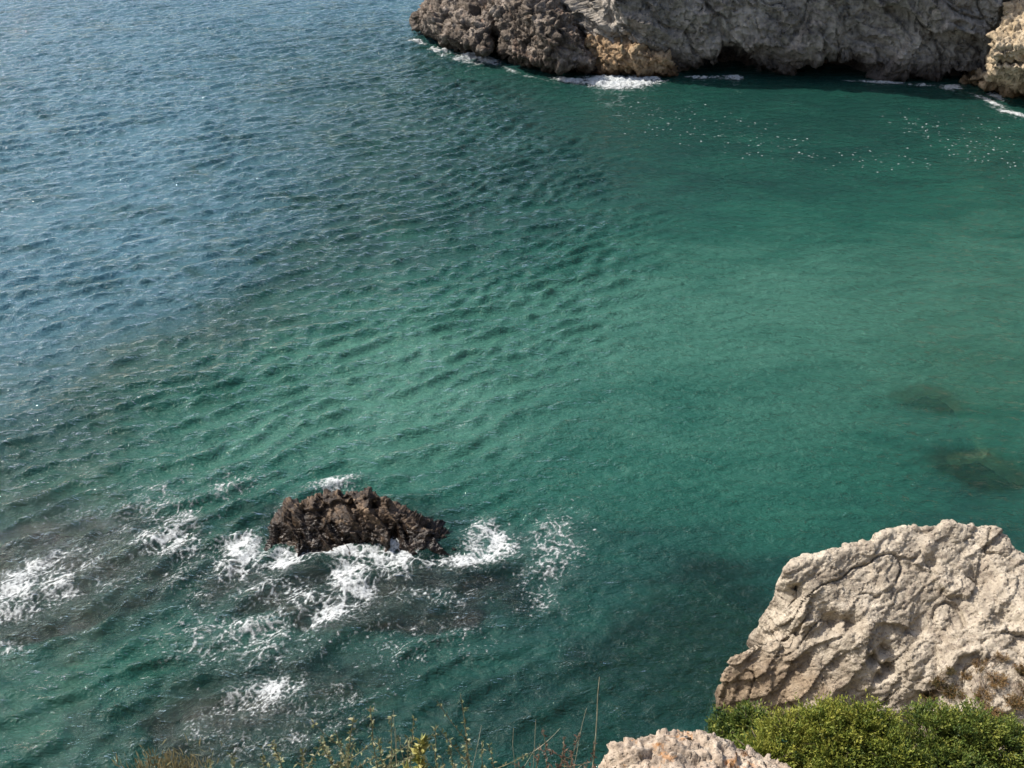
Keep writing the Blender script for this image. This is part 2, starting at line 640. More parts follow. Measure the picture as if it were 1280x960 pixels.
def build_seabed():
    xs = axis_graded(-60, 60, [(-60, 0.35), (-20, 0.22), (30, 0.22), (60, 0.4)], 4200)
    ys = axis_graded(10, 115, [(10, 0.18), (40, 0.24), (115, 0.5)], 4200)
    X, Y = np.meshgrid(xs, ys, indexing='ij')
    x = X.ravel().astype(np.float32)
    y = Y.ravel().astype(np.float32)
    z = np.full_like(x, -7.0)
    rk = np.zeros_like(x)
    ins = (np.abs(x) < 90) & (y > 0) & (y < 190)
    z[ins], rk[ins] = seabed(x[ins], y[ins])
    me = mesh_np('seabed', np.stack([x, y, z], 1), grid_faces(len(xs), len(ys)))
    attr(me, 'rock', rk)
    T = NT('sea_floor')
    p = T.pos()
    n = T.noise(p, 1.6, 6, 0.65, 0.4)
    sand = T.ramp(n, [(0.35, (0.26, 0.24, 0.17)), (0.65, (0.36, 0.33, 0.24))])
    rock = T.ramp(T.noise(p, 3.1, 6, 0.7, 0.5), [(0.35, (0.012, 0.011, 0.009)), (0.55, (0.042, 0.029, 0.028)), (0.7, (0.095, 0.070, 0.064))])
    px = T.n('ShaderNodeSeparateXYZ', {'Vector': p}).outputs[0]
    weed = T.ramp(T.math('ADD', T.math('MULTIPLY', px, 0.12), n), [(0.45, 0.0), (0.75, 1.0)])
    rock = T.mix(weed, rock, T.mix(1.0, rock, (0.62, 1.15, 0.42), 'MULTIPLY'))
    c = T.mix(T.attr('rock'), sand, rock)
    b = T.n('ShaderNodeBsdfDiffuse', {'Color': c, 'Normal': T.bump(n, 0.6, 0.15)})
    tag(link('seabed', me, T.done(b.outputs[0])), 'sandy sea floor with dark sunken rock', kind='structure')


# ------------------------------------------------------------------ foam
def foam_material():
    T = NT('sea_foam')
    p = T.pos()
    a = T.attr('cover')
    n = T.noise(p, 9, 4, 0.65, 0.3)
    al = T.math('ADD', T.math('MULTIPLY', a, 0.96), T.math('MULTIPLY', T.math('MULTIPLY', T.math('SUBTRACT', n, 0.56), 2.2), T.math('ADD', a, 0.25)), True)
    d = T.n('ShaderNodeBsdfDiffuse', {'Color': (0.50, 0.53, 0.54), 'Normal': T.bump(n, 0.5, 0.03)}).outputs[0]
    t = T.n('ShaderNodeBsdfTransparent').outputs[0]
    return T.done(T.n('ShaderNodeMixShader', {0: al, 1: t, 2: d}).outputs[0])


FOAM = foam_material()


def build_foam(name, label, box, cell, blobs, net=0.55, solid_z=0.0, seed=0.0, cut=0.10, fleck=0.0, net_on=1.0, foam_gain=1.04, fleck_a=0.45, d_max=0.78):
    (x0, y0), (x1, y1) = box
    xs = np.arange(x0, x1, cell)
    ys = np.arange(y0, y1, cell)
    X, Y = np.meshgrid(xs, ys, indexing='ij')
    x = X.ravel().astype(np.float32)
    y = Y.ravel().astype(np.float32)
    u, v = topix(x, y)
    D = np.zeros_like(x)
    for cx, cy, rx, ry, rot, s in blobs:
        D = np.maximum(D, s * blob(u, v, cx, cy, rx * 1.15, ry * 1.15, rot) * foam_gain)
    keep = D > 0.05
    D = np.minimum(D, d_max)
    D = D * (1 + 0.75 * fbm(P3(x / (net * 3), y / (net * 3), 4 + seed), 4))
    # drawn-out, curling threads: ridges of a strongly warped noise, at three sizes, plus a loose net
    q = warp(warp(P3(x, y, 0.7 + seed), net * 5, net * 2.2, seed), net * 1.5, net * 0.6, seed + 3)
    q[:, 2] = 0.7 + seed
    r1 = np.clip(1 - np.abs(perlin(q / (net * 2.6))) / 0.22, 0, 1)
    r2 = np.clip(1 - np.abs(perlin(q / (net * 1.3) + 11)) / 0.26, 0, 1)
    r3 = np.clip(1 - np.abs(perlin(q / (net * 0.6) + 23)) / 0.30, 0, 1)
    q2 = warp(P3(x, y, 0.7 + seed), net * 2, net * 0.9, seed + 7)
    q2[:, 2] = 0.7 + seed
    f1, f2, _ = voronoi(q2 / net)
    e1 = np.clip(1 - (f2 - f1) / 0.35, 0, 1)
    f1, f2, _ = voronoi(q2 / (net * 0.55))
    e2 = np.clip(1 - (f2 - f1) / 0.40, 0, 1)
    lace = 0.40 * np.maximum(r1, e1) + 0.34 * np.maximum(e2, r2 * 0.7) + 0.18 * r3 + 0.16 * fbm(q / net * 2.5, 3)
    c = sstep(0.88 - D, 1.46 - D, lace)
    if fleck:                                                             # loose flecks between the nets
        f1, f2, cid = voronoi(warp(P3(x, y, 3.3 + seed), 0.5, 0.2) / np.float32(fleck))
        rad = 0.11 + 0.22 * ((cid * 7.13) % 1.0)
        c = np.maximum(c * net_on, fleck_a * sstep(1.0, 0.4, f1 / rad) * sstep(1.0 - D * 1.1, 1.04 - D * 1.1, cid))
    c = np.where(keep, c, 0)
    nx, ny = len(xs), len(ys)
    fc = grid_faces(nx, ny)
    m = c[fc].max(1) > cut
    fc = fc[m]
    used = np.unique(fc)
    idx = np.full(len(x), -1, np.int64)
    idx[used] = np.arange(len(used))
    xx, yy = x[used], y[used]
    z = wave(xx, yy) + 0.022 + solid_z * c[used] * np.clip(D[used], 0, 1.2) * (0.5 + fbm(P3(xx / 0.5, yy / 0.5, 9.1), 3))
    me = mesh_np(name, np.stack([xx, yy, z], 1), idx[fc])
    attr(me, 'cover', c[used])
    o = link(name, me, FOAM)
    tag(o, label, 'foam', kind='stuff')
    return o


def pbox(u0, v0, u1, v1, pad=1.0):
    p = np.array([at(u, v)[:2] for u in (u0, u1) for v in (v0, v1)])
    return p.min(0) - pad, p.max(0) + pad


# ------------------------------------------------------------------ rocks
def with_back(front, back):
    return [aty(*p) for p in front] + back


def build_sea_rock():
    c = at(450, 690)
    ridge = [(345, 655, 28.2), (365, 637, 28.6), (400, 620, 28.8), (440, 616, 28.8), (470, 619, 28.7), (500, 636, 28.5), (545, 660, 28.1), (570, 682, 27.5)]
    h1 = [aty(*p) for p in ridge[:5]] + [aty(336, 688, 27.3), aty(400, 697, 27.0), aty(470, 694, 27.0)]
    h1 += [np.array([-9.6, 27.6, -2.5]), np.array([-5.0, 26.2, -2.5]), np.array([-4.0, 30.5, -2.5]), np.array([-9.0, 30.5, -2.5])]
    h2 = [aty(*p) for p in ridge[3:]] + [aty(470, 694, 27.0), aty(540, 697, 26.9), aty(576, 692, 27.1)]
    h2 += [np.array([-6.4, 26.4, -2.5]), np.array([-1.6, 26.6, -2.5]), np.array([-1.6, 29.5, -2.5]), np.array([-6.0, 30.5, -2.5])]
    me = hull_union([h1, h2], 0.034, 3)

    def f(co, no):
        q = dip(warp(co, 0.8, 0.2), (0.46, -0.30, 0.83), 1.7)
        t, e, cid = facets(q / 1.0)
        d = 0.22 * (cid - 0.5) + 0.26 * t
        t, e, cid = facets(q / 0.36, 7)
        d += 0.08 * (cid - 0.5) + 0.10 * t
        t, e, cid = facets(co / 0.17, 3)
        d += 0.02 * (cid - 0.5) + 0.04 * t
        b = np.array((0.46, -0.30, 0.83), np.float32)                      # tilted beds, stepping down to the right
        sb = (warp(co, 1.4, 0.22) @ b) / 0.42 + 0.5 * perlin(co / 0.9)
        fr = sb - np.floor(sb)
        d += 0.28 * (fr ** 1.5 - 0.45) * (0.5 + sstep(-0.4, 0.4, perlin(co / 1.1 + 5)))
        d += 0.05 * ridged(q / 0.7, 4) + 0.025 * fbm(co / 0.12, 3)
        return d + 0.0
    push(me, f)
    push(me, lambda co, no: 0.015 * perlin(co / 0.06))
    m = rock_mat('wet_brown_rock', ((0.010, 0.008, 0.007), (0.029, 0.020, 0.015), (0.18, 0.124, 0.080)), 3.0, stain=((0.34, 0.24, 0.15), 0.58, 0.8),
                 wet_z=(0.75, 0.35, (0.28, 0.28, 0.30)), rough=0.65, spec=0.35, bump=0.8, bd=0.04)
    tag(link('sea_rock', me, m), 'jagged dark brown wet rock rising alone from the sea, ringed with white foam', 'rock')


def build_reefs():
    m = rock_mat('reef_rock', ((0.018, 0.014, 0.013), (0.042, 0.033, 0.030), (0.085, 0.066, 0.058)), 1.6, rough=0.6, spec=0.25, bump=0.8, bd=0.05)
    labels = ['flat dark reef just awash under churned foam at the left edge of the picture',
              'low brown reef awash with a streak of foam, below the jagged sea rock']
    for k, q in enumerate(REEFS):
        lo, hi = pbox(q['c'][0] - q['r'][0] * 1.7, q['c'][1] - q['r'][1] * 1.7, q['c'][0] + q['r'][0] * 1.7, q['c'][1] + q['r'][1] * 1.7, 0.2)
        xs = np.arange(lo[0], hi[0], 0.06)
        ys = np.arange(lo[1], hi[1], 0.06)
        X, Y = np.meshgrid(xs, ys, indexing='ij')
        x, y = X.ravel().astype(np.float32), Y.ravel().astype(np.float32)
        z = reef_h(k, x, y)
        fc = grid_faces(len(xs), len(ys))
        fc = fc[(z[fc] > -2.6).all(1)]
        us = np.unique(fc)
        idx = np.full(len(x), -1, np.int64)
        idx[us] = np.arange(len(us))
        me = mesh_np('reef_rock', np.stack([x, y, z], 1)[us], idx[fc])
        tag(link('reef_rock', me, m), labels[k], 'rock', 'low reefs awash near the sea rock')


def build_boulder():
    B = lambda x, y, z: np.array([x, y, z])
    up = with_back([(979, 712, 21.9), (990, 700, 22.4), (1056, 689, 22.9), (1100, 674, 23.2), (1135, 660, 23.5), (981, 752, 21.5), (1030, 840, 20.2), (1100, 870, 19.6), (1180, 860, 19.6), (1180, 660, 23.6)],
                   [B(7.7, 23.2, -3), B(13, 25.5, -3), B(8.4, 20.2, -3), B(13, 18.2, -3)])
    top = with_back([(1100, 676, 23.2), (1128, 660, 23.5), (1180, 660, 23.6), (1238, 656, 23.6), (1262, 670, 23.3), (1120, 800, 20.7), (1250, 790, 20.7), (1290, 720, 22.4)],
                    [B(10, 25.5, -3), B(16.5, 26, -3), B(10, 19, -3), B(17, 19, -3)])
    right = with_back([(1210, 700, 22.6), (1275, 690, 22.9), (1400, 690, 23.0), (1500, 740, 22.5), (1180, 810, 20.4), (1200, 900, 18.4), (1420, 900, 17.8), (1550, 900, 18)],
                      [B(12, 24.5, -3), B(21, 24.5, -3), B(11, 17.5, -3), B(22, 16, -3)])
    low = with_back([(901, 884, 20.0), (903, 846, 20.3), (914, 820, 20.5), (936, 812, 20.7), (962, 798, 20.9), (988, 792, 21.0), (1060, 800, 20.7), (1080, 860, 19.8), (1000, 895, 19.3), (920, 900, 19.6)],
                    [B(6.1, 21.0, -3), B(6.1, 19.4, -3), B(12, 22.4, -3), B(12, 18.0, -3)])
    me = hull_union([up, top, right, low], 0.048, 4)
    push(me, lambda co, no: 0.26 * fbm(co / 2.8, 3) + 0.04 * ridged(co / 1.6 + 3, 3) - 0.05)

    ob = link('boulder', me)
    bpy.context.view_layer.update()

    def f(co, no):
        q = dip(warp(co, 1.3, 0.4), (0.565, -0.49, -0.56), 2.3)
        rough_here = 0.55 + 0.9 * sstep(-0.3, 0.5, fbm(co / 2.0 + 9, 3))
        t, e, cid = facets(q / 2.3, 2)
        d = 0.12 * (cid - 0.5) + 0.20 * t - 0.22 * cracks(q / 2.2 + 3, 0.035) - 0.05 * cracks(q / 0.7 + 8, 0.08)
        t, e, cid = facets(q / 0.8, 4)
        d += (0.04 * (cid - 0.5) + 0.075 * t ) * rough_here
        t, e, cid = facets(dip(co, (0.565, -0.49, -0.56), 1.6) / 0.3, 6)
        d += (0.012 * (cid - 0.5) + 0.028 * t) * rough_here
        # hollows and clefts that the photograph shows
        for px, py, y, r, dep in ((1040, 780, 20.9, 0.30, 0.60), (1066, 779, 20.9, 0.22, 0.45), (1110, 812, 20.3, 0.22, 0.45), (1112, 838, 20.1, 0.20, 0.40), (1092, 826, 20.3, 0.16, 0.4), (1100, 848, 20, 0.16, 0.4), (984, 748, 21.5, 0.26, 0.6), (996, 742, 21.4, 0.2, 0.5), (982, 797, 21.0, 0.2, 0.35),
                                  (1165, 705, 22.4, 0.25, 0.3), (1195, 720, 22.2, 0.22, 0.2), (1228, 722, 22.2, 0.4, 0.35), (1262, 775, 21.2, 0.4, 0.4)):
            hit, c, _n, _i = ob.ray_cast(Vector(CAM), Vector(ray(px, py)).normalized())
            c = np.array(c if hit else aty(px, py, y), np.float32)
            d -= dep * np.exp(-(((co - c) / r) ** 2).sum(1))
        b = np.array((0.565, -0.49, -0.56), np.float32)
        lowleft = np.exp(-(((co - aty(985, 845, 20.2).astype(np.float32)) / (2.6, 2.5, 1.6)) ** 2).sum(1))
        sb = (warp(co, 1.6, 0.35) @ b) / 0.55 + 0.6 * perlin(co / 1.5)
        fr = sb - np.floor(sb)
        d += (0.03 + 0.12 * lowleft) * (fr ** 1.6 - 0.4)
        d += 0.05 * ridged(dip(warp(co, 1.0, 0.25), (0.565, -0.49, -0.56), 3.0) / 1.5, 3) + 0.03 * fbm(co / 0.22, 4)
        return d
    push(me, f)
    push(me, lambda co, no: 0.02 * perlin(co / 0.1) - 0.05 * sstep(0.28, 0.12, voronoi(co / 0.24)[0]) * sstep(-0.1, 0.5, fbm(co / 1.1, 3)))
    m = rock_mat('pale_limestone', ((0.20, 0.165, 0.13), (0.385, 0.335, 0.265), (0.55, 0.49, 0.40)), 1.6, stain=((0.23, 0.185, 0.14), 0.54, 0.6),
                 wet_z=(0.5, 0.4, (0.35, 0.32, 0.30)), pit=0.6, bump=1.0, bd=0.09, freckle=((0.13, 0.10, 0.09), 7.0, 0.7), mask=(0.68, 0.60, 0.52))
    co = get_co(me)
    bl = np.exp(-(((co - aty(950, 860, 20.1).astype(np.float32)) / (2.6, 2.0, 1.5)) ** 2).sum(1))
    attr(me, 'brown', sstep(0.05, 0.9, bl * (1 + 1.0 * fbm(co / 0.9, 4))))
    me.materials.append(m)
    tag(ob, 'large pale limestone outcrop with dark clefts standing at the water behind the green shrubs', 'boulder')


def build_front_rock():
    B = lambda x, y, z: np.array([x, y, z])
    a = with_back([(757, 948, 4.9), (778, 925, 5.0), (815, 915, 5.1), (848, 908, 5.15), (885, 917, 5.15), (935, 930, 5.1), (992, 958, 4.9), (850, 985, 4.5), (740, 1000, 4.6), (1010, 1010, 4.6)],
                  [B(0.5, 4.3, 16.3), B(2.5, 4.3, 16.3), B(0.7, 5.6, 16.0), B(2.5, 5.6, 16.0)])
    me = hull_union([a], 0.016, 4)

    def f(co, no):
        q = warp(co, 0.3, 0.1)
        t, e, cid = facets(q / 0.34)
        d = 0.05 * (cid - 0.5) + 0.09 * t
        t, e, cid = facets(q / 0.12, 4)
        d += 0.02 * (cid - 0.5) + 0.04 * t
        t, e, cid = facets(co / 0.05, 4)
        d += 0.008 * (cid - 0.5) + 0.016 * t
        d += 0.05 * fbm(co / 0.4, 3) + 0.016 * perlin(co / 0.05)
        return d
    push(me, f)
    m = rock_mat('speckled_rock', ((0.15, 0.12, 0.095), (0.37, 0.30, 0.235), (0.53, 0.46, 0.37)), 7.0, stain=((0.46, 0.21, 0.06), 0.56, 0.85), pit=0.7, bump=0.9, bd=0.02,
                 freckle=((0.07, 0.06, 0.05), 5.0, 0.7))
    tag(link('outcrop_rock', me, m), 'small speckled pale rock with an orange stain at the bottom edge, nearest the viewer', 'rock')


def knobbly(co, s, dipv):
    q = dip(warp(co, 1.5 * s, 0.5 * s), dipv, 1.7)
    t, e, cid = facets(q / (2.8 * s))
    d = 0.8 * s * (cid - 0.5) + 0.9 * s * t - 0.3 * s * np.exp(-(e / 0.08) ** 2)
    t, e, cid = facets(q / (1.0 * s), 5)
    d += 0.35 * s * (cid - 0.5) + 0.45 * s * t
    t, e, cid = facets(co / (0.42 * s), 2)
    d += 0.13 * s * (cid - 0.5) + 0.22 * s * t
    return d + 0.25 * s * ridged(q / (1.6 * s), 4) + 0.08 * s * fbm(co / (0.3 * s), 3)


def build_headland():
    B = lambda x, y, z: np.array([x, y, z])
    tip = [at(517, 47, -3), at(560, 66, -3), at(600, 78, -3), aty(520, 20, 103), aty(560, -8, 104), aty(612, -10, 101), aty(540, 10, 100.5), aty(600, 30, 95), aty(605, 62, 92.5), aty(560, 50, 96.5),
           B(-9, 110, -3), B(0, 112, -3), B(-4, 108, 7), B(2, 108, 8)]
    mid = [at(600, 78, -3), at(650, 94, -3), at(690, 101, -3), aty(610, -15, 98), aty(650, -25, 97), aty(625, 20, 94), aty(690, 35, 91), aty(665, 15, 92.5), aty(640, 70, 91), aty(690, 80, 89),
           B(4, 108, -3), B(8, 100, -3), B(4, 105, 10), B(0, 108, 9)]
    foot = [at(650, 94, -3), at(690, 103, -3), at(742, 99, -3), aty(660, 10, 90), aty(700, 35, 88.6), aty(722, 55, 88.4), aty(742, 82, 88), aty(690, 80, 87.6), B(9, 97, -3), B(6, 96, 3.5), B(3, 97, 8)]
    me = hull_union([tip, mid, foot], 0.12, 3)
    push(me, lambda co, no: knobbly(co, 0.75, (0.6, -0.3, 0.7)))
    m = rock_mat('headland_stone', ((0.028, 0.022, 0.018), (0.098, 0.079, 0.062), (0.33, 0.28, 0.235)), 0.8, stain=((0.26, 0.15, 0.10), 0.58, 0.4),
                 wet_z=(1.2, 0.8, (0.30, 0.28, 0.26)), bump=0.9, bd=0.15, pit=0.6)
    tag(link('headland_rock', me, m), 'knobbly brown headland rock at the tip of the far grey cliff, facing open sea', 'rock')


def build_lit_rock():
    B = lambda x, y, z: np.array([x, y, z])
    a = [aty(1243, 70, 81), aty(1240, 50, 82), aty(1262, 20, 83.5), aty(1300, -10, 85), aty(1360, -40, 87), aty(1290, 60, 80), aty(1400, 60, 80), B(42.0, 86, 0), B(60, 90, -3), B(60, 80, 5), B(58, 88, 14), B(43, 88, 9)]
    b = [at(1236, 118, -3), at(1250, 133, -3), at(1285, 148, -3), at(1400, 160, -3), aty(1240, 82, 81.5), aty(1300, 85, 79), aty(1400, 85, 78), B(42, 88, -3), B(60, 92, -3), B(58, 86, 4)]
    c = [at(1195, 108, -3), at(1240, 120, -3), aty(1200, 101, 87.5), aty(1235, 95, 85), B(40, 91, -3), B(44, 91, -3), B(43, 90, 1.2)]
    me = hull_union([a, b, c], 0.11, 3)
    push(me, lambda co, no: knobbly(co, 0.6, (0.3, -0.5, 0.8)))
    m = rock_mat('sunlit_ochre_stone', ((0.20, 0.15, 0.09), (0.38, 0.30, 0.20), (0.52, 0.44, 0.32)), 0.8, wet_z=(1.0, 0.6, (0.40, 0.34, 0.27)), bump=0.9, bd=0.12, pit=0.7, freckle=((0.10, 0.075, 0.05), 4.0, 0.6))
    tag(link('ochre_rock', me, m), 'sunlit ochre rock at the right edge, in front of the far grey cliff', 'rock')


def resample(pts, step):
    out = []
    for i in range(len(pts) - 1):
        a, b = np.array(pts[i], float), np.array(pts[i + 1], float)
        s = step(a, b)
        n = max(1, int(round(np.linalg.norm(b - a) / s)))
        out += [a + (b - a) * k / n for k in range(n)]
    return np.array(out)


def build_cliff():
    W = lambda px, py: at(px, py)[:2]
    front = [W(690, 62), W(722, 76), W(752, 89), W(800, 93), W(850, 93), W(900, 94), W(945, 98), W(1000, 99), W(1060, 98), W(1120, 102), W(1190, 104), W(1235, 106), W(1290, 108)]
    back = [(56, 88), (75, 92), (95, 120), (80, 160), (30, 165), (8, 140), (5, 116)]
    pts = front + back + [front[0]]
    ring = resample(pts, lambda a, b: 0.10 if max(a[1], b[1]) < 98 and max(a[0], b[0]) < 47 else 1.2)
    n = len(ring)
    for _ in range(12):                                                   # round the corners
        ring = 0.5 * ring + 0.25 * (np.roll(ring, 1, 0) + np.roll(ring, -1, 0))
    tan = np.roll(ring, -3, 0) - np.roll(ring, 3, 0)
    nor = np.stack([tan[:, 1], -tan[:, 0]], 1)
    nor /= np.linalg.norm(nor, axis=1)[:, None] + 1e-9
    H = np.interp(ring[:, 0], [0, 8, 18, 34, 60, 90], [9.5, 10.5, 17, 33, 40, 42]) + 1.5 * perlin(P3(ring[:, 0] / 6, ring[:, 1] / 6, 1))
    zs = np.concatenate([np.linspace(-4, -0.6, 8), np.arange(-0.5, 9.0, 0.10)])
    up = np.linspace(0, 1, 60)[1:]
    Z = np.concatenate([np.repeat(zs[None], n, 0), zs[-1] + (np.maximum(H, 9.5) - zs[-1])[:, None] * up[None]], 1)
    nz = Z.shape[1]
    lean = np.interp(Z, [-4, 0, 1.5, 4, 9, 20, 42], [-0.2, -0.5, 0.0, 0.1, 0.2, -0.4, -4.5])
    # sea caves and undercuts along the water line, and the orange ledge's step
    s_x = ring[:, 0][:, None]
    for px, w, h, dep in ((905, 3.4, 2.3, 4.5), (1040, 4.2, 2.6, 4.5), (970, 3.5, 0.9, 1.6), (1130, 3.8, 1.1, 2.0), (1195, 3.5, 1.0, 2.0), (1215, 2.5, 1.2, 1.5), (745, 2.2, 2.6, 3.0)):
        cx = at(px, 97)[0]
        lean = lean - dep * np.exp(-((s_x - cx) / w) ** 2 * 2.2) * sstep(h, h * 0.35, Z + 0.7 * np.abs(s_x - cx) * 0.35 + 0.5 * perlin(P3((s_x + 0 * Z).ravel() / 1.5, Z.ravel() / 1.5, 2)).reshape(Z.shape))
    xy = ring[:, None, :] + nor[:, None, :] * lean[:, :, None]
    co = np.concatenate([xy, Z[:, :, None]], 2)
    cen = np.array([42.0, 128.0])
    caps = []
    for t in (0.15, 0.4, 0.7, 0.97):
        c = co[:, -1, :].copy()
        c[:, :2] += (cen - c[:, :2]) * t
        c[:, 2] += 3 * t + 1.5 * perlin(P3(c[:, 0] / 9, c[:, 1] / 9, 3))
        caps.append(c[:, None, :])
    co = np.concatenate([co] + caps, 1)
    nz2 = co.shape[1]
    me = mesh_np('sea_cliff', co.reshape(-1, 3), grid_faces(n, nz2, True)[:, ::-1])
    c0, n0 = get_co(me), get_no(me)
    # normals must point outward
    k = np.argmin(np.abs(c0[:, 2] - 5) + np.abs(c0[:, 0] - 20) + (c0[:, 1] > 95) * 50)
    if n0[k, 1] > 0:
        me.flip_normals()
        me.update()

    def f(co, no):
        q = dip(warp(co, 4, 1.6), (0.75, -0.1, 0.65), 1.7)
        t, e, cid = facets(q / 6.5, 2)
        d = 1.1 * (cid - 0.5) + 1.3 * t - 0.5 * np.exp(-(e / 0.04) ** 2) * sstep(0.3, 0.7, cid)
        t, e, cid = facets(q / 2.3, 5)
        d += 0.4 * (cid - 0.5) + 0.55 * t - 0.15 * np.exp(-(e / 0.05) ** 2) * sstep(0.5, 0.8, cid)
        t, e, cid = facets(dip(warp(co, 1.0, 0.4), (0.75, -0.1, 0.65), 1.8) / 0.8, 1)
        d += 0.13 * (cid - 0.5) + 0.2 * t
        sb = (warp(co, 5, 1.2) @ np.array((0.42, -0.25, 0.87), np.float32)) / 1.5 + 0.6 * perlin(co / 4)
        fr = sb - np.floor(sb)
        d += 0.60 * (fr ** 1.7 - 0.4) * sstep(-0.3, 0.4, perlin(co / 4.5 + 3))
        d += 0.4 * fbm(co / 3.2, 4) + 0.30 * ridged(q / 1.3, 5) + 0.10 * fbm(co / 0.4, 3)
        return d
    push(me, f)
    push(me, lambda co, no: 0.07 * facets(warp(co, 0.5, 0.15) / 0.5, 4)[0] + 0.04 * perlin(co / 0.25) - 0.40 * cracks(dip(warp(co, 2, 0.8), (0.75, -0.1, 0.65), 1.8) / 2.6, 0.05) - 0.10 * cracks(co / 1.0 + 6, 0.07))
    m = rock_mat('grey_cliff_stone', ((0.060, 0.055, 0.050), (0.265, 0.24, 0.207), (0.44, 0.40, 0.345)), 0.5, stain=((0.42, 0.37, 0.31), 0.64, 0.7),
                 wet_z=(2.0, 1.0, (0.28, 0.26, 0.27)), bump=1.0, bd=0.3, pit=0.6)
    cl = link('sea_cliff', me, m)
    tag(cl, 'tall shaded grey cliff across the cove with dark sea caves along its foot', 'cliff')
    # the orange-brown ledge at its foot, part of the same rock
    B = lambda x, y, z: np.array([x, y, z])
    a = [at(742, 99, -2), at(800, 100, -2), at(842, 98, -2), aty(738, 50, 90.5), aty(770, 60, 89), aty(800, 68, 88.3), aty(835, 74, 88.3), aty(842, 90, 88.6), aty(758, 86, 88.6), B(6, 94, -2), B(16, 93, -2), B(8, 94, 4), B(14, 93, 3)]
    lm = hull_union([a], 0.10, 3)
    push(lm, lambda co, no: knobbly(co, 0.55, (0.6, -0.3, 0.7)))
    m2 = rock_mat('orange_ledge_stone', ((0.12, 0.075, 0.04), (0.28, 0.19, 0.11), (0.42, 0.33, 0.22)), 0.9, stain=((0.22, 0.20, 0.11), 0.55, 0.6), wet_z=(0.8, 0.5, (0.35, 0.3, 0.28)), bump=0.9, bd=0.12)
    l = link('ledge', lm, m2, cl)
    l['label'] = 'orange-brown weathered ledge at the waterline'


# ------------------------------------------------------------------ hillside the viewer stands on
def hill_z(x, y):
    z = np.minimum(23.3 + 0 * x, 24.15 - 1.46 * y)
    z += 0.22 * fbm(P3(x / 2.0, y / 2.0, 1.0), 4) * sstep(-1, 2, y) - 0.1
    z = np.where(y > 6, z + 1.3 * sstep(1.8, 4.2, x) * sstep(6, 8, y) * sstep(16, 9, y), z)
    right = (x - 56) * 1.5 - 2 + 1.5 * fbm(P3(x / 7, y / 7, 4.0), 4)          # the coast that closes the cove on the right
    z = np.maximum(z, np.minimum(right, 36 + 0 * x) * (y < 140) - 30 * (y >= 140))
    return np.maximum(z, -9)


def build_hill():
    xs = axis_graded(-12, 20, [(-12, 0.18), (20, 0.18)], 900)
    ys = axis_graded(-3, 22, [(-3, 0.18), (8, 0.15), (22, 0.25)], 900)
    X, Y = np.meshgrid(xs, ys, indexing='ij')
    x, y = X.ravel().astype(np.float32), Y.ravel().astype(np.float32)
    z = hill_z(x, y)
    fc = grid_faces(len(xs), len(ys))
    fc = fc[(z[fc] > -8.9).any(1)]
    me = mesh_np('hillside', np.stack([x, y, z], 1), fc)
    T = NT('hillside_soil')
    p = T.pos()
    n = T.noise(p, 1.4, 6, 0.65, 0.4)
    c = T.ramp(n, [(0.35, (0.10, 0.085, 0.05)), (0.5, (0.22, 0.18, 0.12)), (0.65, (0.09, 0.11, 0.035))])
    b = T.n('ShaderNodeBsdfPrincipled', {'Base Color': c, 'Roughness': 0.95, 'Normal': T.bump(T.noise(p, 6, 5, 0.7), 0.8, 0.08)})
    tag(link('hillside', me, T.done(b.outputs[0])), 'steep scrubby hillside falling to the sea', kind='structure')


# ------------------------------------------------------------------ plants
def leaf_mat(name, cols, rough=0.55, trans=0.25):
    T = NT(name)
    t = T.attr('tone')
    c = T.ramp(t, [(i / (len(cols) - 1), q) for i, q in enumerate(cols)])
    d = T.n('ShaderNodeBsdfPrincipled', {'Base Color': c, 'Roughness': rough, 'Specular IOR Level': 0.3}).outputs[0]
    tr = T.n('ShaderNodeBsdfTranslucent', {'Color': c}).outputs[0]
    return T.done(T.n('ShaderNodeMixShader', {0: trans, 1: d, 2: tr}).outputs[0])


def leaves_mesh(name, pos, dirs, length, width, tone, rng):
    """small folded leaves, two faces each"""
    n = len(pos)
    d = dirs / (np.linalg.norm(dirs, axis=1)[:, None] + 1e-9)
    r = rng.normal(size=(n, 3))
    s = np.cross(d, r)
    s /= np.linalg.norm(s, axis=1)[:, None] + 1e-9
    nn = np.cross(s, d)
    L = (length * rng.uniform(0.7, 1.3, n))[:, None]
    Wd = (width * rng.uniform(0.7, 1.3, n))[:, None]
    a = pos
    b = pos + d * L * 0.5 + s * Wd * 0.5 + nn * Wd * 0.18
    c = pos + d * L + nn * L * rng.uniform(-0.25, 0.1, n)[:, None]
    e = pos + d * L * 0.5 - s * Wd * 0.5 + nn * Wd * 0.18
    co = np.stack([a, b, c, e], 1).reshape(-1, 3)
    k = np.arange(n)[:, None] * 4
    fc = np.concatenate([k + np.array([[0, 1, 2]]), k + np.array([[0, 2, 3]])], 0)
    me = mesh_np(name, co, fc, smooth=False)
    attr(me, 'tone', np.repeat(tone, 4))
    return me


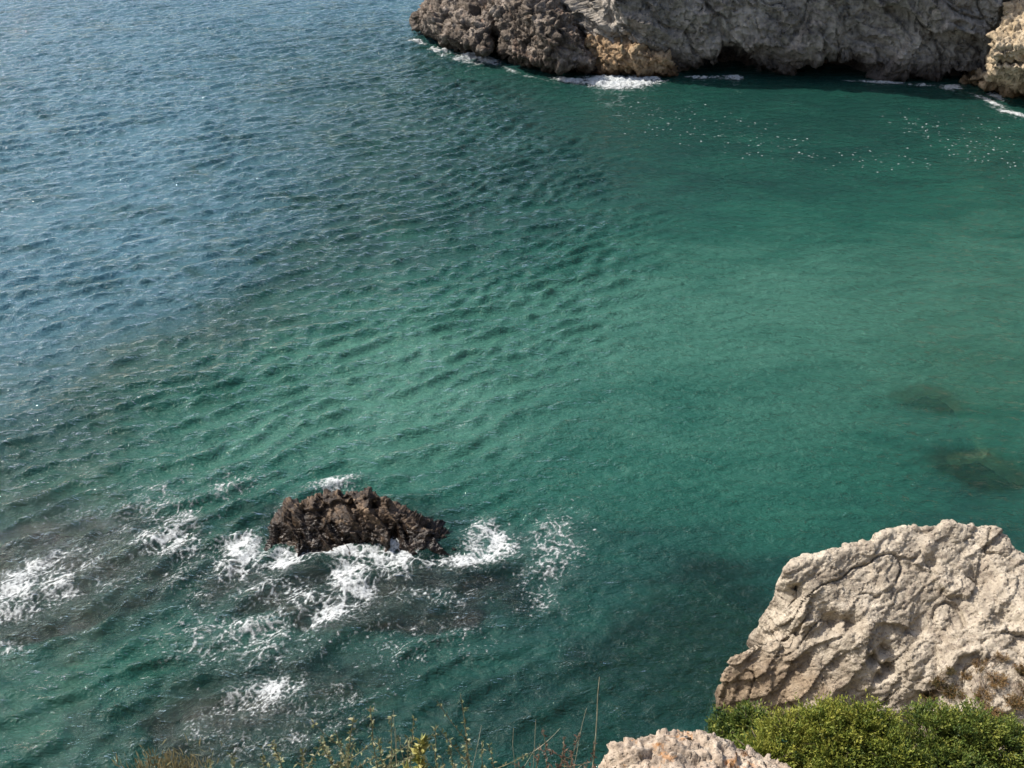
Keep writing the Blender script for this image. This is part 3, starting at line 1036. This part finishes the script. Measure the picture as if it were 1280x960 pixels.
def tube_mesh(name, paths):
    """paths: [(points, r0, r1)]"""
    cos, fcs, base = [], [], 0
    K = 5
    for pts, r0, r1 in paths:
        pts = np.array(pts, float)
        m = len(pts)
        t = np.gradient(pts, axis=0)
        t /= np.linalg.norm(t, axis=1)[:, None] + 1e-9
        ref = np.where(np.abs(t[:, 2:3]) > 0.9, np.array([[1.0, 0, 0]]), np.array([[0, 0, 1.0]]))
        u = np.cross(t, ref)
        u /= np.linalg.norm(u, axis=1)[:, None] + 1e-9
        v = np.cross(t, u)
        rr = np.linspace(r0, r1, m)[:, None, None]
        an = np.arange(K) * 2 * math.pi / K
        ringv = pts[:, None, :] + rr * (np.cos(an)[None, :, None] * u[:, None, :] + np.sin(an)[None, :, None] * v[:, None, :])
        cos.append(ringv.reshape(-1, 3))
        for i in range(m - 1):
            for j in range(K):
                fcs.append((base + i * K + j, base + i * K + (j + 1) % K, base + (i + 1) * K + (j + 1) % K, base + (i + 1) * K + j))
        base += m * K
    return mesh_np(name, np.concatenate(cos), np.array(fcs))


BARK = None


def bark_mat():
    T = NT('twig_bark')
    p = T.pos()
    c = T.ramp(T.noise(p, 14, 4), [(0.35, (0.07, 0.05, 0.035)), (0.65, (0.20, 0.155, 0.11))])
    return T.done(T.n('ShaderNodeBsdfPrincipled', {'Base Color': c, 'Roughness': 0.9}).outputs[0])


def shrub(base, clumps, nleaf, leaf, mat, label, cat, group, seed, stem_r=0.02):
    """clumps: [(centre, radius vector, share, tone)]"""
    rng = np.random.default_rng(seed)
    root = bpy.data.objects.new('shrub', None)
    root.location = base
    COL.objects.link(root)
    tag(root, label, cat, group)
    P, Dd, Tn, paths = [], [], [], []
    base = np.array(base)
    tot = sum(c[2] for c in clumps)
    for c, r, w, tone in clumps:
        c, r = np.array(c, float), np.array(r, float)
        ns = max(8, int(nleaf * w / tot / 26))                          # sprigs
        d = rng.normal(size=(ns, 3))
        d[:, 2] = np.abs(d[:, 2]) * 1.0 - 0.25
        d /= np.linalg.norm(d, axis=1)[:, None]
        rad = rng.uniform(0.5, 1.0, ns) ** 0.6 * np.where(rng.uniform(size=ns) < 0.09, rng.uniform(1.05, 1.3, ns), 1.0)
        rad *= 1 + 0.28 * perlin((d * 2.4 + seed).astype(np.float32))
        tipp = c + d * r * rad[:, None]
        tone_s = np.clip(tone + rng.normal(0, 0.23, ns), 0, 1)
        for i in range(ns):
            t = rng.uniform(0, 1, 26)
            sp = tipp[i] - (d[i] * 0.75 + np.array([0, 0, 0.4])) * (t * 0.22)[:, None] + rng.normal(0, 0.022, (26, 3))
            P.append(sp)
            Dd.append(d[i] * 0.7 + rng.normal(0, 0.55, (26, 3)) + np.array([0, 0, 0.35]))
            Tn.append(np.clip(tone_s[i] + (0.5 - t) * 0.35 + rng.normal(0, 0.08, 26), 0, 1))
        for i in range(0, ns, max(1, ns // 14)):
            midp = (base + c) / 2 + rng.normal(0, 0.12, 3)
            paths.append(([base - (0, 0, 0.3), midp, c * 0.5 + tipp[i] * 0.5, tipp[i]], stem_r, stem_r * 0.2))
    off = -base
    P = np.concatenate(P) + off
    me = leaves_mesh('foliage', P, np.concatenate(Dd), leaf[0], leaf[1], np.concatenate(Tn), rng)
    link('foliage', me, mat, root)
    tm = tube_mesh('stem', [([np.array(q) + off for q in pts], a, b) for pts, a, b in paths])
    link('stem', tm, BARK, root)
    return root


def build_plants():
    global BARK
    BARK = bark_mat()
    green = leaf_mat('shrub_leaf', ((0.018, 0.036, 0.010), (0.070, 0.110, 0.020), (0.175, 0.21, 0.034), (0.28, 0.28, 0.052)))
    dark = leaf_mat('dark_leaf', ((0.016, 0.034, 0.010), (0.062, 0.105, 0.022), (0.145, 0.185, 0.034), (0.25, 0.26, 0.055)))
    dry = leaf_mat('dry_leaf', ((0.05, 0.06, 0.02), (0.13, 0.10, 0.04), (0.26, 0.15, 0.06), (0.33, 0.24, 0.12)))
    G = 'green shrubs in front of the pale outcrop'

    def cl(px, py, y, r, w, tone):
        return (aty(px, py, y), r, w, tone)
    b1 = aty(1040, 960, 8.6); b1[2] = float(hill_z(np.array([b1[0]], np.float32), np.array([b1[1]], np.float32))[0])
    shrub(b1, [cl(985, 930, 8.7, (0.50, 0.5, 0.42), 1, 0.70), cl(1035, 918, 8.8, (0.55, 0.5, 0.50), 1.3, 0.66), cl(1085, 920, 8.8, (0.5, 0.5, 0.50), 1.2, 0.55), cl(960, 955, 8.4, (0.45, 0.4, 0.4), 0.8, 0.6),
               cl(1050, 965, 8.3, (0.6, 0.5, 0.5), 1.2, 0.5), cl(1120, 960, 8.3, (0.5, 0.4, 0.45), 1, 0.38)], 52000, (0.050, 0.022), green,
          'bushy yellow-green shrub, the nearest to the speckled front rock', 'shrub', G, 21)
    b2 = aty(1200, 960, 8.8); b2[2] = float(hill_z(np.array([b2[0]], np.float32), np.array([b2[1]], np.float32))[0])
    shrub(b2, [cl(1165, 918, 9.0, (0.5, 0.5, 0.44), 1, 0.5), cl(1210, 920, 9.0, (0.5, 0.5, 0.46), 1, 0.55), cl(1255, 936, 8.8, (0.5, 0.5, 0.42), 1, 0.42), cl(1180, 960, 8.5, (0.55, 0.4, 0.4), 1, 0.40), cl(1270, 975, 8.5, (0.6, 0.4, 0.4), 1, 0.4),
               cl(1320, 960, 8.7, (0.5, 0.4, 0.4), 0.7, 0.4)], 44000, (0.050, 0.022), dark,
          'bushy dark green shrub at the bottom right corner', 'shrub', G, 22)
    b3 = aty(900, 935, 9.6); b3[2] = float(hill_z(np.array([b3[0]], np.float32), np.array([b3[1]], np.float32))[0])
    shrub(b3, [cl(912, 916, 9.8, (0.36, 0.4, 0.20), 1, 0.38), cl(940, 905, 9.8, (0.35, 0.4, 0.22), 0.8, 0.45), cl(895, 932, 9.5, (0.25, 0.35, 0.20), 0.5, 0.3), cl(925, 950, 9.3, (0.4, 0.35, 0.5), 0.8, 0.35)], 14000, (0.055, 0.026), dark,
          'small dark shrub behind the speckled front rock at the foot of the outcrop', 'shrub', G, 23)
    # dry growth on the outcrop's slope
    D = 'dry scrub on the outcrop'
    rock = bpy.data.objects['boulder']
    bpy.context.view_layer.update()

    def on_rock(px, py):
        hit, loc, no, _ = rock.ray_cast(Vector(CAM), Vector(ray(px, py)).normalized())
        return np.array(loc) if hit else aty(px, py, 19.0)
    for k, (spots, tone, lab) in enumerate((
            (((1225, 832, 0.30), (1245, 850, 0.36), (1228, 868, 0.34), (1208, 846, 0.22), (1252, 822, 0.22), (1236, 888, 0.4)), 0.66, 'rusty dry scrub on the right slope of the outcrop above the shrubs'),
            (((1172, 852, 0.26), (1190, 866, 0.32), (1160, 868, 0.28), (1186, 838, 0.16)), 0.22, 'greyish green scrub clinging to the outcrop just above the middle of the shrubs'),
            (((1276, 838, 0.26), (1286, 862, 0.36), (1268, 878, 0.34), (1300, 850, 0.3)), 0.45, 'olive brown dry scrub on the outcrop at the right edge of the picture'))):
        cs = [(on_rock(px, py) + np.array([0, -0.05, 0.06]), r) for px, py, r in spots]
        shrub(cs[0][0], [(c, (r, r * 0.8, r * 0.7), r * r, tone) for c, r in cs], 5200, (0.06, 0.016), dry, lab, 'scrub', D, 31 + k, 0.010)


def stalk(px0, py_top, px1, y, leafy, mat, label, group, seed, name='weed_stalk', leaf=(0.032, 0.015), r=0.005, branch=0, cat='weed'):
    """a thin weed rooted on the hillside just below the picture, its tip at a point of the photograph"""
    rng = np.random.default_rng(seed)
    tip = aty(px1, py_top, y)
    bx = aty(px0, 960, y)[0]
    bz = float(hill_z(np.array([bx], np.float32), np.array([y], np.float32))[0])
    b = np.array([bx, y, bz - 0.03])
    root = bpy.data.objects.new(name, None)
    root.location = b
    COL.objects.link(root)
    tag(root, label, cat, group)
    n = 12
    t = np.linspace(0, 1, n)[:, None]
    d = tip - b
    bow = np.array([rng.normal(0, 0.06), rng.normal(0, 0.05), 0])
    pts = d * t + bow * np.sin(t * math.pi) * 1.0 + np.cumsum(rng.normal(0, 0.007, (n, 3)), 0) * t
    paths = [(pts, r, r * 0.4)]
    sources = [pts]
    for k in range(branch):
        i = rng.integers(5, n - 2)
        L = rng.uniform(0.10, 0.32)
        dv = np.array([rng.choice([-1, 1]) * rng.uniform(0.5, 1), rng.normal(0, 0.4), rng.uniform(0.3, 1.0)])
        dv /= np.linalg.norm(dv)
        q = np.stack([pts[i] + dv * L * s + np.array([0, 0, 0.06]) * s * s for s in np.linspace(0, 1, 5)])
        paths.append((q, r * 0.6, r * 0.3))
        sources.append(q)
    link('stem', tube_mesh('stem', paths), STEMS if leafy else DRYSTEM, root)
    if leafy:
        P, Dv = [], []
        for q in sources:
            L = np.linalg.norm(np.diff(q, axis=0), axis=1).sum()
            m = int(L * leafy)
            f = rng.uniform(0.25 if q is pts else 0.1, 1.0, m)
            i = np.clip((f * (len(q) - 1)).astype(int), 0, len(q) - 2)
            fr = f * (len(q) - 1) - i
            P.append(q[i] * (1 - fr)[:, None] + q[i + 1] * fr[:, None])
            Dv.append(rng.normal(size=(m, 3)) + np.array([0, 0, 0.5]))
        P = np.concatenate(P)
        me = leaves_mesh('leaves', P, np.concatenate(Dv), leaf[0], leaf[1], rng.uniform(0, 1, len(P)), rng)
        link('leaves', me, mat, root)
    return root


STEMS = DRYSTEM = None


def plain(name, a, b, scale=20):
    T = NT(name)
    c = T.ramp(T.noise(T.pos(), scale, 3), [(0.35, a), (0.65, b)])
    return T.done(T.n('ShaderNodeBsdfPrincipled', {'Base Color': c, 'Roughness': 0.8}).outputs[0])


def build_weeds():
    global STEMS, DRYSTEM
    STEMS = plain('weed_stem', (0.10, 0.09, 0.05), (0.20, 0.17, 0.10))
    DRYSTEM = plain('dry_stem', (0.26, 0.22, 0.15), (0.42, 0.37, 0.27))
    lm = leaf_mat('weed_leaf', ((0.04, 0.06, 0.03), (0.11, 0.13, 0.06), (0.24, 0.25, 0.13), (0.34, 0.32, 0.20)))
    ym = leaf_mat('yellow_leaf', ((0.10, 0.12, 0.03), (0.26, 0.26, 0.07), (0.36, 0.33, 0.12)))
    rm = leaf_mat('red_leaf', ((0.05, 0.035, 0.025), (0.13, 0.075, 0.055), (0.22, 0.15, 0.11)))
    G = 'thin weeds along the bottom edge'
    stalk(735, 842, 746, 4.0, 0, None, 'single bare pale stalk standing alone left of the speckled front rock', G, 1, 'dry_stalk', r=0.0055, cat='stalk')
    stalk(470, 880, 458, 3.8, 60, lm, 'tall leafy weed left of centre at the bottom edge, with grey-green leaves to its top', G, 2, branch=3)
    stalk(550, 866, 573, 3.9, 45, lm, 'slender weed leaning right with pale leaf tips, tallest right of the leafy pair', G, 3, branch=2)
    stalk(528, 925, 528, 3.7, 130, ym, 'short weed with bright yellow-green leaves between the taller weeds', G, 4, leaf=(0.06, 0.035), branch=3)
    for k, (p0, pt, p1) in enumerate(((440, 890, 446), (412, 915, 408), (470, 920, 476), (500, 930, 494), (585, 925, 600), (525, 905, 520), (555, 915, 549), (430, 905, 420), (488, 902, 482), (505, 915, 512), (600, 918, 588), (566, 935, 560), (448, 930, 440), (620, 930, 612), (542, 940, 548))):
        stalk(p0, pt, p1, 3.7 + 0.05 * k, 55, lm, 'low grey-green weed in the thin row along the bottom edge left of centre', G, 10 + k, branch=3)
    for k, (p0, pt, p1) in enumerate(((400, 925, 398), (375, 935, 380), (345, 930, 340), (318, 940, 325), (290, 940, 282), (262, 945, 255))):
        stalk(p0, pt, p1, 3.6 + 0.06 * k, 75, lm, 'low dark weed at the bottom edge below the awash reef', G, 30 + k, branch=4)
    for k, (p0, pt, p1) in enumerate(((690, 905, 682), (705, 920, 706), (720, 912, 716), (735, 925, 740), (676, 930, 670), (700, 935, 695))):
        stalk(p0, pt, p1, 3.9 + 0.04 * k, 70, rm, 'reddish brown twiggy weed at the bottom edge left of the speckled rock', G, 50 + k, branch=4, leaf=(0.03, 0.012))
    for k, (p0, pt, p1) in enumerate(((650, 915, 640), (662, 900, 668), (590, 905, 600), (515, 890, 500), (478, 915, 495), (725, 885, 732))):
        stalk(p0, pt, p1, 3.9 + 0.04 * k, 0, None, 'bare thin dry stalk among the weeds on the bottom edge', G, 70 + k, 'dry_stalk', r=0.003, branch=2, cat='stalk')
    # dry yellow grass tuft at bottom left
    rng = np.random.default_rng(5)
    c = aty(205, 958, 3.4)
    c[2] = float(hill_z(np.array([c[0]], np.float32), np.array([c[1]], np.float32))[0])
    P = np.stack([rng.normal(0, 0.12, 900), rng.normal(0, 0.08, 900), rng.uniform(-0.02, 0.05, 900)], 1)
    c[2] = aty(205, 962, 3.4)[2] - 0.11
    top = 0.08
    me = leaves_mesh('grass_tuft', P, np.stack([rng.normal(0, 0.35, 900), rng.normal(0, 0.35, 900), np.ones(900)], 1), top * 0.8, 0.008, rng.uniform(0, 1, 900), rng)
    o = link('grass_tuft', me, leaf_mat('straw', ((0.11, 0.10, 0.05), (0.24, 0.21, 0.11), (0.34, 0.30, 0.18))))
    o.location = c
    tag(o, 'tuft of yellow dry grass at the bottom edge, left of the weeds', 'grass')


# ------------------------------------------------------------------ build
build_seabed()
build_water()
build_hill()
build_cliff()
build_headland()
build_lit_rock()
build_sea_rock()
build_reefs()
build_boulder()
build_front_rock()
build_foam('foam', 'white foam washing round the jagged sea rock', pbox(120, 590, 760, 860), 0.04, SURF, 0.36, 0.10, 1.0, fleck=0.22)
build_foam('foam', 'churned white foam breaking over the flat reef at the left edge', pbox(-60, 640, 240, 860), 0.045, WASH, 0.30, 0.06, 2.0, fleck=0.2, foam_gain=0.95)
build_foam('foam', 'thin streak of foam over the reef below the sea rock', pbox(180, 830, 470, 990), 0.035, STREAK, 0.24, 0.06, 3.0, fleck=0.16, foam_gain=0.92)
build_foam('foam', 'bright white surf at the foot of the headland and the grey cliff', pbox(500, 40, 960, 125, 2), 0.10, [
    (765, 103, 34, 7, 3, 1.15), (800, 101, 24, 6, 0, 1.05), (715, 101, 24, 3, 8, 0.95), (600, 74, 22, 4, 12, 1.1), (550, 62, 12, 3, 10, 0.7), (522, 53, 14, 2.0, 10, 0.62), (640, 88, 20, 2.0, 20, 0.45), (915, 97, 14, 3, 0, 0.8), (880, 97, 30, 2, 0, 0.6), (660, 95, 30, 2, 14, 0.4), (575, 75, 40, 6, 10, 0.42)], 0.6, 0.25, 4.0, foam_gain=1.3, d_max=1.3)
build_foam('foam', 'thin broken line of foam where the cliff meets the ochre rock', pbox(1050, 92, 1300, 170, 1), 0.09, [
    (1190, 109, 14, 3, 0, 0.95), (1100, 103, 45, 1.8, 2, 0.62), (1150, 106, 20, 2, 2, 0.65), (1240, 128, 30, 3, 22, 0.58), (1265, 141, 24, 2.5, 14, 0.68), (1245, 120, 14, 5, 30, 0.7)], 0.5, 0.08, 5.0, foam_gain=1.25, d_max=1.1)
build_foam('foam', 'scattered white foam flecks standing in for sun glints on the sheltered green cove', pbox(820, 120, 1290, 250, 1), 0.048, [  # pale dots laid on the water as painted sun glints
    (870, 160, 70, 18, 8, 0.50), (960, 180, 60, 14, 6, 0.42), (1165, 165, 36, 14, 20, 0.60), (1220, 180, 50, 20, 10, 0.55), (1270, 215, 30, 14, 0, 0.55), (1080, 200, 110, 12, 4, 0.42), (1110, 205, 60, 8, 0, 0.42)], 0.38, 0.0, 6.0, fleck=0.30, net_on=0.0, foam_gain=1.2, fleck_a=0.95)
build_plants()
build_weeds()
